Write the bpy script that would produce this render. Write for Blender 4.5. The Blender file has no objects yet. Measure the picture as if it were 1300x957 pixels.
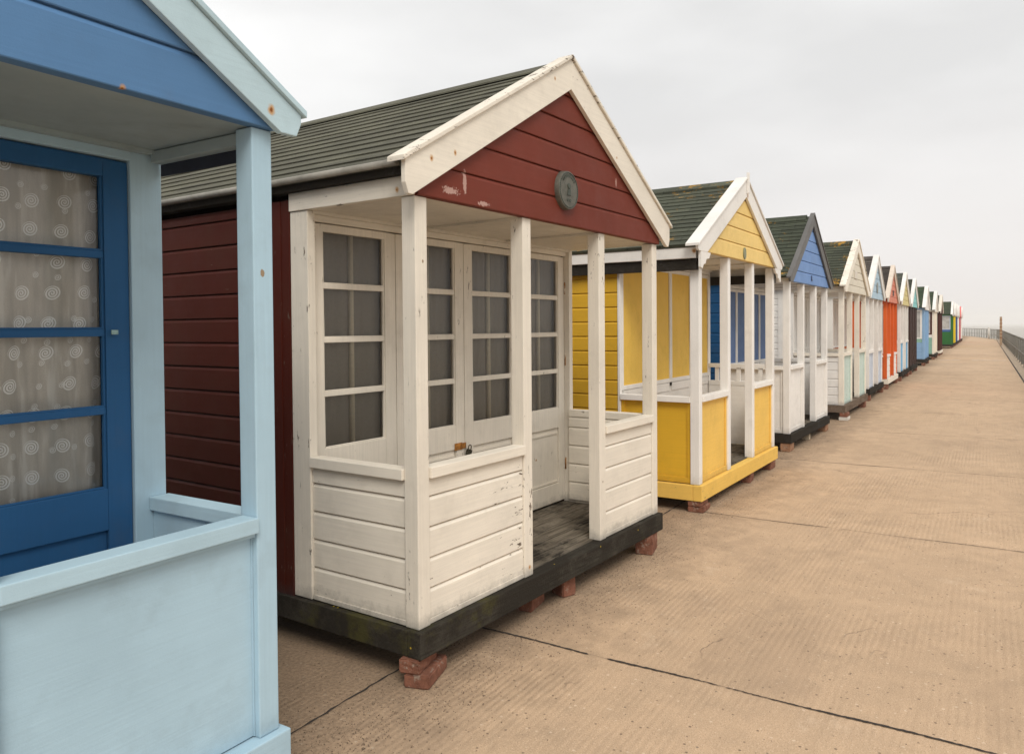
import bpy, bmesh, math, random
from mathutils import Vector, Matrix
random.seed(7)
sc = bpy.context.scene
COL = sc.collection

# ------------------------------------------------------------------ mesh collector
class MB:
    def __init__(self): self.v = []; self.f = []; self.smooth = []
    def quad(self, a, b, c, d, s=False):
        n = len(self.v); self.v += [a, b, c, d]; self.f.append((n, n+1, n+2, n+3)); self.smooth.append(s)
    def box(self, x0, x1, y0, y1, z0, z1, m=None):
        if x1 < x0: x0, x1 = x1, x0
        if y1 < y0: y0, y1 = y1, y0
        if z1 < z0: z0, z1 = z1, z0
        n = len(self.v)
        P = [(x0,y0,z0),(x1,y0,z0),(x1,y1,z0),(x0,y1,z0),(x0,y0,z1),(x1,y0,z1),(x1,y1,z1),(x0,y1,z1)]
        if m is not None: P = [tuple(m @ Vector(p)) for p in P]
        self.v += P
        for q in ((0,3,2,1),(4,5,6,7),(0,1,5,4),(1,2,6,5),(2,3,7,6),(3,0,4,7)):
            self.f.append(tuple(n+i for i in q)); self.smooth.append(False)
        return self
    def prism(self, pts, y0, y1):            # pts: (x,z) polygon seen from -y, counter-clockwise
        n = len(self.v); k = len(pts)
        self.v += [(x, y0, z) for x, z in pts] + [(x, y1, z) for x, z in pts]
        self.f.append(tuple(range(n, n+k))); self.f.append(tuple(range(n+2*k-1, n+k-1, -1)))
        self.smooth += [False, False]
        for i in range(k):
            j = (i+1) % k
            self.f.append((n+j, n+i, n+k+i, n+k+j)); self.smooth.append(False)
        return self
    def cyl(self, p, q, r0, r1=None, seg=16, cap=True):
        if r1 is None: r1 = r0
        p = Vector(p); q = Vector(q); d = (q-p).normalized()
        u = d.orthogonal().normalized(); w = d.cross(u)
        n = len(self.v)
        for c, r in ((p, r0), (q, r1)):
            for i in range(seg):
                a = 2*math.pi*i/seg
                self.v.append(tuple(c + (u*math.cos(a) + w*math.sin(a))*r))
        for i in range(seg):
            j = (i+1) % seg
            self.f.append((n+i, n+j, n+seg+j, n+seg+i)); self.smooth.append(True)
        if cap:
            self.f.append(tuple(n+i for i in reversed(range(seg)))); self.f.append(tuple(n+seg+i for i in range(seg)))
            self.smooth += [False, False]
        return self
    def tube(self, pts, r, seg=8):
        for a, b in zip(pts, pts[1:]): self.cyl(a, b, r, seg=seg)
        return self
    def build(self, name, mat, parent=None, bevel=0.0, label=None):
        me = bpy.data.meshes.new(name)
        me.from_pydata(self.v, [], self.f)
        me.polygons.foreach_set('use_smooth', self.smooth)
        bm = bmesh.new(); bm.from_mesh(me)
        bmesh.ops.remove_doubles(bm, verts=bm.verts, dist=1e-6)
        if bevel > 0:
            ed = [e for e in bm.edges if len(e.link_faces) == 2 and e.calc_face_angle(0) > 0.6]
            bmesh.ops.bevel(bm, geom=ed, offset=bevel, segments=2, profile=0.6, affect='EDGES', clamp_overlap=True)
        bm.normal_update(); bm.to_mesh(me); bm.free()
        me.materials.append(mat)
        o = bpy.data.objects.new(name, me); COL.objects.link(o)
        if parent is not None: o.parent = parent
        if label: o['label'] = label
        return o

def tag(o, label, cat, group=None, kind=None):
    if label: o['label'] = label
    if cat: o['category'] = cat
    if group: o['group'] = group
    if kind: o['kind'] = kind
    return o
def thing(name, label, cat, loc=(0,0,0), rz=0.0, group=None):
    o = bpy.data.objects.new(name, None); COL.objects.link(o)
    o.empty_display_size = .2
    o.location = loc; o.rotation_euler = (0, 0, rz)
    return tag(o, label, cat, group)
def struct(o, kind='structure'):
    o['kind'] = kind; return o

# ------------------------------------------------------------------ materials
class NT:
    def __init__(self, name):
        self.m = bpy.data.materials.new(name); self.m.use_nodes = True
        self.t = self.m.node_tree; self.t.nodes.clear()
        self.out = self.t.nodes.new('ShaderNodeOutputMaterial')
    def n(self, typ, **kw):
        nd = self.t.nodes.new(typ)
        for k, v in kw.items():
            if k in nd.inputs.keys() if not k.startswith('_') else False: nd.inputs[k].default_value = v
            elif k.startswith('_'): setattr(nd, k[1:], v)
            else: nd.inputs[k].default_value = v
        return nd
    def l(self, a, b): self.t.links.new(a, b)
    def obj(self, scale=(1,1,1), loc=(0,0,0)):
        tc = self.n('ShaderNodeTexCoord'); mp = self.n('ShaderNodeMapping')
        mp.inputs['Scale'].default_value = scale; mp.inputs['Location'].default_value = loc
        self.l(tc.outputs['Object'], mp.inputs['Vector']); return mp.outputs['Vector']
    def noise(self, vec, scale, detail=3.0, rough=.5):
        nd = self.n('ShaderNodeTexNoise', Scale=scale, Detail=detail, Roughness=rough)
        self.l(vec, nd.inputs['Vector']); return nd.outputs['Fac']
    def rng(self, fac, a, b, c=0.0, d=1.0, smooth=False):
        nd = self.n('ShaderNodeMapRange'); nd.clamp = True
        if smooth: nd.interpolation_type = 'SMOOTHSTEP'
        nd.inputs['From Min'].default_value = a; nd.inputs['From Max'].default_value = b
        nd.inputs['To Min'].default_value = c; nd.inputs['To Max'].default_value = d
        self.l(fac, nd.inputs['Value']); return nd.outputs['Result']
    def mix(self, fac, a, b, blend='MIX'):
        nd = self.t.nodes.new('ShaderNodeMix'); nd.data_type = 'RGBA'; nd.blend_type = blend
        for s, v in ((0, fac), (6, a), (7, b)):
            if hasattr(v, 'is_output'): self.l(v, nd.inputs[s])
            else: nd.inputs[s].default_value = v if s == 0 else (*v[:3], 1)
        return nd.outputs[2]
    def math(self, op, a, b=None):
        nd = self.t.nodes.new('ShaderNodeMath'); nd.operation = op
        for i, v in enumerate((a, b)):
            if v is None: continue
            if hasattr(v, 'is_output'): self.l(v, nd.inputs[i])
            else: nd.inputs[i].default_value = v
        return nd.outputs[0]
    def bump(self, h, strength=.3, dist=.002, normal=None):
        nd = self.n('ShaderNodeBump', Strength=strength, Distance=dist)
        self.l(h, nd.inputs['Height'])
        if normal is not None: self.l(normal, nd.inputs['Normal'])
        return nd.outputs['Normal']
    def bsdf(self, color, rough=.6, normal=None, metallic=0.0, spec=.35):
        p = self.n('ShaderNodeBsdfPrincipled')
        for k, v in (('Base Color', color), ('Roughness', rough), ('Metallic', metallic), ('Specular IOR Level', spec)):
            if hasattr(v, 'is_output'): self.l(v, p.inputs[k])
            else: p.inputs[k].default_value = (*v[:3], 1) if k == 'Base Color' else v
        if normal is not None: self.l(normal, p.inputs['Normal'])
        self.l(p.outputs[0], self.out.inputs[0]); return p

_cache = {}
def sc3(c, k): return tuple(max(0, min(1, x*k)) for x in c)
def paint(rgb, grain='h', wear=.12, rust=False, chip=(.13,.1,.075), grime=.25, rough=.55, dirtcol=(.10,.085,.06), seed=0.0, moss=False, spots=(), splash=True):
    key = (rgb, grain, wear, rust, chip, grime, rough, dirtcol, seed, moss, spots, splash)
    if key in _cache: return _cache[key]
    t = NT('painted_wood')
    g = (1.5, 1.5, 45) if grain == 'h' else ((45, 45, 1.5) if grain == 'v' else (12, 12, 12))
    loc = (seed*3.1, seed*1.7, seed)
    vg = t.obj(g, loc); vo = t.obj((1,1,1), loc)
    fine = t.noise(vg, 2.2, 5, .6)
    big = t.noise(vo, 1.7, 4, .6)
    med = t.noise(vo, 9, 6, .65)
    col = t.mix(t.rng(big, .3, .75, 0, 1), sc3(rgb, 1.05), sc3(rgb, 1-grime*.55))
    col = t.mix(t.rng(fine, .35, .72, 0, min(.5, .2+wear*1.3)), col, sc3(rgb, .76))
    # grime blotches
    gm = t.rng(t.math('MULTIPLY', med, t.noise(vo, 2.6, 5, .7)), .26, .45, 0, grime)
    dm = tuple(rgb[i]*.45 + dirtcol[i]*.55 for i in range(3))
    col = t.mix(gm, col, dm)
    # chips and peeled paint
    cs = (6, 6, 22) if grain == 'h' else ((22, 22, 6) if grain == 'v' else (12,12,12))
    vc = t.obj(cs, (loc[0]+4, loc[1], loc[2]+9))
    c1 = t.noise(vc, 1.6, 8, .72)
    th = .80 - wear*.42
    cm = t.rng(t.math('ADD', t.math('MULTIPLY', c1, .75), t.math('MULTIPLY', t.noise(vo, 1.3, 2), .25)), th-.1, th-.085, 0, 1)
    chipc = t.mix(t.noise(vg, 3, 4), sc3(chip, .6), sc3(chip, 1.5))
    col = t.mix(cm, col, chipc)
    if rust:
        vr = t.n('ShaderNodeTexVoronoi', Scale=3.1, Randomness=1.0); t.l(vo, vr.inputs['Vector'])
        wob = t.math('ADD', vr.outputs['Distance'], t.math('MULTIPLY', t.noise(vo, 60, 3), .03))
        sep = t.n('ShaderNodeSeparateColor'); t.l(vr.outputs['Color'], sep.inputs[0])
        pick = t.math('GREATER_THAN', sep.outputs[0], .62)
        rm = t.math('MULTIPLY', t.rng(wob, .028, .055, 1, 0), pick)
        rc = t.math('MULTIPLY', t.rng(wob, .02, .034, 1, 0), pick)
        col = t.mix(t.math('MULTIPLY', rm, .75), col, (.50,.25,.055)); col = t.mix(rc, col, (.16,.055,.012))
    if moss:
        mm = t.rng(t.math('MULTIPLY', t.noise(vo, 7, 6, .7), t.noise(vo, 1.9, 3)), .26, .34, 0, .75)
        col = t.mix(mm, col, (.13,.115,.025))
    # splashed dirt just above the base
    tz = t.n('ShaderNodeTexCoord'); sz = t.n('ShaderNodeSeparateXYZ'); t.l(tz.outputs['Object'], sz.inputs[0])
    zz_ = t.math('ADD', sz.outputs[2], t.math('MULTIPLY', t.math('SUBTRACT', t.noise(vo, 11, 6, .75), .5), .16))
    col = t.mix(t.math('MULTIPLY', t.rng(zz_, .235, .32, 1, 0), min(.85, .25+wear*2.2) if splash else 0.0), col, tuple(rgb[i]*.25+.03 for i in range(3)))
    if spots:
        tc = t.n('ShaderNodeTexCoord')
        for (sx_, sy_, sz_, sr, ckind) in spots:
            mp = t.n('ShaderNodeMapping'); mp.vector_type = 'POINT'
            st = {'rust':(1,1,.8), 'scratch':(2.2,1,.5), 'peel':(.45,1,1.6), 'chip':(1,1,.7)}[ckind]
            mp.inputs['Scale'].default_value = st; mp.inputs['Location'].default_value = tuple(-p*q for p, q in zip((sx_,sy_,sz_), st))
            t.l(tc.outputs['Object'], mp.inputs['Vector'])
            ln = t.t.nodes.new('ShaderNodeVectorMath'); ln.operation = 'LENGTH'; t.l(mp.outputs[0], ln.inputs[0])
            ds = t.math('ADD', ln.outputs['Value'], t.math('MULTIPLY', t.math('SUBTRACT', t.noise(vo, 55, 4, .7), .5), sr*(3.2 if ckind == 'peel' else 1.1)))
            if ckind == 'rust':
                col = t.mix(t.math('MULTIPLY', t.rng(ds, sr*.5, sr*1.1, 1, 0), .8), col, (.52,.26,.06)); col = t.mix(t.rng(ds, sr*.2, sr*.45, 1, 0), col, (.22,.075,.015))
            elif ckind == 'chip': col = t.mix(t.rng(ds, sr*.85, sr*.95, 1, 0), col, (.30,.22,.14))
            else: col = t.mix(t.math('MULTIPLY', t.rng(ds, sr*.8, sr*.95, 1, 0), .8), col, (.50,.33,.28))
    h = t.math('ADD', t.math('MULTIPLY', fine, .6), t.math('MULTIPLY', t.noise(vo, 160, 2), .25))
    h = t.math('SUBTRACT', h, t.math('MULTIPLY', cm, .5))
    nrm = t.bump(h, .45, .0022)
    t.bsdf(col, t.rng(med, .3, .7, rough-.08, rough+.12), nrm, spec=.13)
    _cache[key] = t.m; return t.m

def weathered(rgb=(.10,.085,.065), hi=(.26,.23,.19), seed=0.0, moss=True, black=.5):
    key = ('w', rgb, hi, seed, moss, black)
    if key in _cache: return _cache[key]
    t = NT('weathered_timber')
    vo = t.obj((1,1,1), (seed,seed*2,0)); vg = t.obj((2,30,30), (seed,0,0))
    gr = t.noise(vg, 1.6, 7, .65)
    col = t.mix(t.rng(gr, .35, .7), rgb, hi)
    bl = t.rng(t.math('ADD', t.math('MULTIPLY', t.noise(vo, 3.2, 6, .7), .6), t.math('MULTIPLY', gr, .4)), .62-.3*black, .70-.3*black, 0, 1)
    col = t.mix(bl, col, (.030,.026,.021))
    if moss:
        mm = t.rng(t.math('MULTIPLY', t.noise(vo, 5, 8, .75), t.noise(vo, 1.4, 3)), .30, .40, 0, .7)
        col = t.mix(mm, col, (.075,.068,.022))
        sp = t.n('ShaderNodeTexVoronoi', Scale=34.0); t.l(vo, sp.inputs['Vector'])
        s2 = t.n('ShaderNodeSeparateColor'); t.l(sp.outputs['Color'], s2.inputs[0])
        k = t.math('MULTIPLY', t.rng(sp.outputs['Distance'], .12, .2, 1, 0), t.math('GREATER_THAN', s2.outputs[1], .965))
        col = t.mix(k, col, (.5,.36,.02))
    nrm = t.bump(t.math('ADD', gr, t.math('MULTIPLY', t.noise(vo, 70, 4), .5)), .8, .006)
    t.bsdf(col, .9, nrm, spec=.06)
    _cache[key] = t.m; return t.m

def shingle(rgb=(.062,.066,.052), lichen=.0, slots=True, seed=0.0):
    key = ('s', rgb, lichen, slots, seed)
    if key in _cache: return _cache[key]
    t = NT('felt_shingle')
    vo = t.obj((1,1,1), (seed, seed, 0))
    gran = t.noise(vo, 330, 2, .7)
    big = t.noise(vo, 2.2, 5, .65)
    col = t.mix(t.rng(gran, .3, .7), sc3(rgb, .55), sc3(rgb, 1.7))
    col = t.mix(t.rng(big, .35, .7, 0, .55), col, sc3(rgb, .6))
    # each tab differs a little
    tc = t.n('ShaderNodeTexCoord'); sp = t.n('ShaderNodeSeparateXYZ'); t.l(tc.outputs['Object'], sp.inputs[0])
    cb = t.n('ShaderNodeCombineXYZ'); t.l(sp.outputs[1], cb.inputs[0])
    t.l(t.math('MULTIPLY', t.math('SUBTRACT', sp.outputs[2], 2.32), 1.0/.5145), cb.inputs[1])
    br = t.n('ShaderNodeTexBrick', Scale=1.0); br.inputs['Brick Width'].default_value = .31; br.inputs['Row Height'].default_value = .1
    br.inputs['Mortar Size'].default_value = .004; br.inputs['Color1'].default_value = (.75,.75,.75,1); br.inputs['Color2'].default_value = (1.2,1.2,1.15,1)
    br.inputs['Mortar'].default_value = (.35,.35,.35,1) if slots else (.95,.95,.95,1)
    t.l(cb.outputs[0], br.inputs['Vector'])
    col = t.mix(.8, col, br.outputs['Color'], 'MULTIPLY')
    if lichen > 0:
        lm = t.rng(t.math('MULTIPLY', t.noise(vo, 14, 7, .8), t.noise(vo, 1.6, 3)), .36-.1*lichen, .40-.1*lichen, 0, .9)
        col = t.mix(lm, col, (.42,.22,.03))
    nrm = t.bump(t.math('ADD', gran, t.math('MULTIPLY', big, .6)), .5, .003)
    t.bsdf(col, .9, nrm, spec=.15)
    _cache[key] = t.m; return t.m

def plain(rgb, rough=.6, metallic=0.0, var=.2, name='plain_coat', scale=8.0):
    key = ('p', rgb, rough, metallic, var, scale)
    if key in _cache: return _cache[key]
    t = NT(name); vo = t.obj()
    n = t.noise(vo, scale, 5, .65)
    col = t.mix(t.rng(n, .3, .7), sc3(rgb, 1-var), sc3(rgb, 1+var*.5))
    t.bsdf(col, rough, t.bump(t.noise(vo, scale*8, 3), .25, .002), metallic)
    _cache[key] = t.m; return t.m

def brick_mat(rgb=(.24,.105,.068)):
    t = NT('red_brick'); vo = t.obj()
    n = t.noise(vo, 14, 6, .7); f = t.noise(vo, 90, 4, .7)
    col = t.mix(t.rng(n, .3, .7), sc3(rgb, .55), sc3(rgb, 1.25))
    col = t.mix(t.rng(t.noise(vo, 22, 6, .7), .56, .64, 0, .7), col, (.36,.30,.24))
    col = t.mix(t.rng(f, .62, .7, 0, .6), col, (.07,.045,.035))
    t.bsdf(col, .9, t.bump(t.math('ADD', n, f), .9, .006), spec=.15); return t.m
BRICK = brick_mat()

def concrete():
    t = NT('ribbed_concrete')
    vo = t.obj(); 
    big = t.noise(vo, .55, 5, .6); med = t.noise(vo, 4.5, 6, .7); fine = t.noise(vo, 120, 3, .75)
    c = (.575,.405,.265)
    col = t.mix(t.rng(big, .3, .7), sc3(c, .86), sc3(c, 1.07))
    col = t.mix(t.rng(med, .38, .75, 0, .5), col, sc3((.42,.31,.21), .72))
    col = t.mix(t.rng(fine, .52, .66, 0, .6), col, (.74,.57,.41))
    col = t.mix(t.rng(t.noise(vo, 210, 2, .6), .57, .66, 0, .75), col, (.24,.16,.10))
    vr = t.n('ShaderNodeTexVoronoi', Scale=42.0); t.l(vo, vr.inputs['Vector'])
    s = t.n('ShaderNodeSeparateColor'); t.l(vr.outputs['Color'], s.inputs[0])
    peb = t.math('MULTIPLY', t.rng(vr.outputs['Distance'], .22, .3, 1, 0), t.math('GREATER_THAN', s.outputs[0], .86))
    col = t.mix(t.math('MULTIPLY', t.math('MULTIPLY', peb, s.outputs[2]), .6), col, (.74,.60,.45))
    peb2 = t.math('MULTIPLY', t.rng(vr.outputs['Distance'], .2, .28, 1, 0), t.math('LESS_THAN', s.outputs[1], .09))
    col = t.mix(t.math('MULTIPLY', peb2, .8), col, (.13,.09,.06))
    # slab to slab differences, big stains, a few hairline cracks
    tcs = t.n('ShaderNodeTexCoord'); sps = t.n('ShaderNodeSeparateXYZ'); t.l(tcs.outputs['Object'], sps.inputs[0])
    wns = t.n('ShaderNodeTexWhiteNoise'); wns.noise_dimensions = '1D'
    t.l(t.math('FLOOR', t.math('DIVIDE', t.math('SUBTRACT', sps.outputs[0], 3.33), 3.075)), wns.inputs['W'])
    col = t.mix(t.math('MULTIPLY', wns.outputs['Value'], .16), col, sc3(c, .62))
    st = t.noise(t.obj((.7,1.1,1), (5,2,0)), 1.1, 7, .72)
    col = t.mix(t.rng(st, .52, .62, 0, .28), col, (.30,.215,.15))
    col = t.mix(t.rng(t.noise(t.obj((1,1,1), (9,4,0)), 2.1, 7, .75), .60, .70, 0, .35), col, (.70,.545,.40))
    vc_ = t.n('ShaderNodeTexVoronoi', Scale=.33); vc_.feature = 'DISTANCE_TO_EDGE'
    wob = t.n('ShaderNodeTexNoise', Scale=1.4, Detail=5.0); t.l(vo, wob.inputs['Vector'])
    vm = t.t.nodes.new('ShaderNodeVectorMath'); vm.operation = 'ADD'; t.l(vo, vm.inputs[0]); t.l(wob.outputs['Color'], vm.inputs[1]); t.l(vm.outputs[0], vc_.inputs['Vector'])
    ck = t.math('MULTIPLY', t.rng(vc_.outputs['Distance'], .0008, .0022, 1, 0), t.rng(t.noise(t.obj((1,1,1),(3,8,0)), .9, 3), .56, .62))
    col = t.mix(t.math('MULTIPLY', ck, .7), col, (.12,.085,.06))
    # tyre / broom ribs along the promenade, patchy
    vw = t.obj((.35, 1, 1))
    wv = t.n('ShaderNodeTexWave', Scale=9.0, Distortion=2.2, Detail=3.0); wv.wave_type='BANDS'; wv.bands_direction='Y'
    wv.inputs['Detail Scale'].default_value = 2.0
    t.l(vw, wv.inputs['Vector'])
    patch = t.rng(t.noise(vo, .8, 4, .6), .42, .66)
    col = t.mix(t.math('MULTIPLY', t.math('MULTIPLY', t.rng(wv.outputs['Fac'], .1, .9), patch), .15), col, sc3(c, .66))
    streak = t.noise(t.obj((.18, 5, 1)), 2.0, 5, .65)
    col = t.mix(t.rng(streak, .5, .75, 0, .35), col, sc3(c, .72))
    # sand and grit that has gathered along the hut fronts
    tc = t.n('ShaderNodeTexCoord'); sp = t.n('ShaderNodeSeparateXYZ'); t.l(tc.outputs['Object'], sp.inputs[0])
    edge = t.math('ADD', sp.outputs[1], t.math('MULTIPLY', t.math('SUBTRACT', med, .5), .9))
    em = t.math('MULTIPLY', t.rng(edge, 1.55, 2.2), t.rng(t.noise(vo, 60, 5, .8), .38, .60, .45, 1))
    col = t.mix(t.math('MULTIPLY', em, .72), col, (.13,.09,.06))
    h = t.math('ADD', t.math('MULTIPLY', fine, .5), t.math('MULTIPLY', t.math('MULTIPLY', wv.outputs['Fac'], patch), .5))
    h = t.math('ADD', h, t.math('MULTIPLY', med, .4))
    t.bsdf(col, .9, t.bump(h, .7, .008), spec=.2)
    return t.m

def glass_mat(tint=(1,1,1), refl=1.0, ribs=False):
    t = NT('window_glass')
    tr = t.n('ShaderNodeBsdfTransparent'); tr.inputs[0].default_value = (*tint, 1)
    gl = t.n('ShaderNodeBsdfGlossy', Roughness=.06 if not ribs else .22); gl.inputs[0].default_value = (.9,.9,.9,1)
    fr = t.n('ShaderNodeFresnel', IOR=1.5)
    vo = t.obj((60,60,4) if ribs else (3,3,3))
    nrm = t.bump(t.noise(vo, 3.0 if ribs else 2.0, 2), .5 if ribs else .08, .004)
    t.l(nrm, gl.inputs['Normal'])
    ms = t.n('ShaderNodeMixShader')
    t.l(t.math('MULTIPLY', fr.outputs[0], refl), ms.inputs[0]); t.l(tr.outputs[0], ms.inputs[1]); t.l(gl.outputs[0], ms.inputs[2])
    t.l(ms.outputs[0], t.out.inputs[0]); return t.m
GLASS = glass_mat((.99,.99,.98), 1.1)
GLASS_R = glass_mat((.82,.80,.76), 1.2, True)

def curtain_spiral():
    t = NT('net_curtain_with_spirals')
    tc = t.n('ShaderNodeTexCoord'); sp = t.n('ShaderNodeSeparateXYZ'); t.l(tc.outputs['UV'], sp.inputs[0])
    def layer(cell, R, turns, thr, off, amp):
        u = t.math('ADD', t.math('DIVIDE', sp.outputs[0], cell), off)
        v = t.math('ADD', t.math('DIVIDE', sp.outputs[1], cell), off*1.7)
        iu = t.math('FLOOR', u); iv = t.math('FLOOR', v)
        cb = t.n('ShaderNodeCombineXYZ'); t.l(iu, cb.inputs[0]); t.l(iv, cb.inputs[1]); cb.inputs[2].default_value = off
        wn = t.n('ShaderNodeTexWhiteNoise'); t.l(cb.outputs[0], wn.inputs['Vector'])
        wc = t.n('ShaderNodeSeparateColor'); t.l(wn.outputs['Color'], wc.inputs[0])
        fx = t.math('SUBTRACT', t.math('SUBTRACT', u, iu), t.math('ADD', .5, t.math('MULTIPLY', t.math('SUBTRACT', wc.outputs[0], .5), .12)))
        fy = t.math('SUBTRACT', t.math('SUBTRACT', v, iv), t.math('ADD', .5, t.math('MULTIPLY', t.math('SUBTRACT', wc.outputs[1], .5), .12)))
        r = t.math('SQRT', t.math('ADD', t.math('MULTIPLY', fx, fx), t.math('MULTIPLY', fy, fy)))
        th = t.math('DIVIDE', t.math('ARCTAN2', fy, fx), 6.28318)
        k = t.math('FRACT', t.math('ADD', t.math('SUBTRACT', t.math('MULTIPLY', r, turns/R), th), 2.0))
        s = t.math('GREATER_THAN', k, .40)
        s = t.math('MULTIPLY', s, t.math('LESS_THAN', r, R))
        s = t.math('MULTIPLY', s, t.math('GREATER_THAN', wc.outputs[2], thr))
        return t.math('MULTIPLY', s, amp)
    a = layer(.105, .24, 3.0, .15, 0.0, 1.0); b = layer(.075, .15, 2.0, .5, .37, .85)
    m = t.math('MAXIMUM', a, b)
    vo = t.obj()
    weave = t.noise(t.obj((1,1,3)), 260, 2, .6)
    col = t.mix(t.rng(weave, .35, .65), (.60,.555,.49), (.71,.665,.60))
    fold_light = t.noise(t.obj((1,0,.12)), 26, 3, .55)  # light and shade of hanging folds, painted as upright bands in the cloth colour
    col = t.mix(t.rng(fold_light, .48, .60, .0, .5), col, (.46,.43,.38))
    col = t.mix(t.rng(fold_light, .45, .36, 0, .6), col, (.90,.87,.81))
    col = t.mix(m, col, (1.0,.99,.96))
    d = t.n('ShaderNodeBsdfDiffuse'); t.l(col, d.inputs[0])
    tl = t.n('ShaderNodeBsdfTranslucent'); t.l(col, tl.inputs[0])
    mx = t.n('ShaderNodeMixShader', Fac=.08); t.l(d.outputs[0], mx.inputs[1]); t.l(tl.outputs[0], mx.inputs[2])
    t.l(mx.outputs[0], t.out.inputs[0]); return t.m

# ------------------------------------------------------------------ colours
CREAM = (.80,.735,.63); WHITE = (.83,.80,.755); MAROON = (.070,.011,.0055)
RED_G = (.165,.036,.022)
PALE = (.405,.565,.665); BLUE_G = (.10,.215,.40); BLUE_D = (.024,.100,.235)
YEL = (.68,.40,.035); YEL_L = (.83,.535,.125)

# ------------------------------------------------------------------ cladding
def clad(mb, z0, z1, pitch, left, right, frame, flat=.016, groove=.004, first=None, jitter=.0012):
    """horizontal weatherboards on the plane frame(u, out, z)"""
    z = z0; k = 0
    while z < z1 - 1e-4:
        p = first if (k == 0 and first) else pitch
        top = min(z+p, z1)
        j = random.uniform(-jitter, jitter)
        prof = [(.0005, z), (flat+j-.002, z+.0008), (flat+j, z+.004), (flat-.001+j, top-.020), (groove+.004, top-.0055), (.0005, top-.0045), (.0005, top)]
        if top - z < .04: prof = [(.0005, z), (flat, z+.003), (flat, top-.005), (.0005, top)]
        n0 = len(mb.v); cnt = 0
        for o, zz in prof:
            l, r = left(zz), right(zz)
            if r < l: l = r = (l+r)/2
            mb.v.append(frame(l, o, zz)); mb.v.append(frame(r, o, zz)); cnt += 1
        for i in range(cnt-1):
            a = n0+2*i
            mb.f.append((a, a+1, a+3, a+2)); mb.smooth.append(False)
        z = top; k += 1
    return mb

def F_front(y):  return lambda u, o, z: (u, y-o, z)
def F_left(x):   return lambda u, o, z: (x-o, -u, z)       # u = -y so that faces look out
def F_right(x):  return lambda u, o, z: (x+o, u, z)

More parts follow.
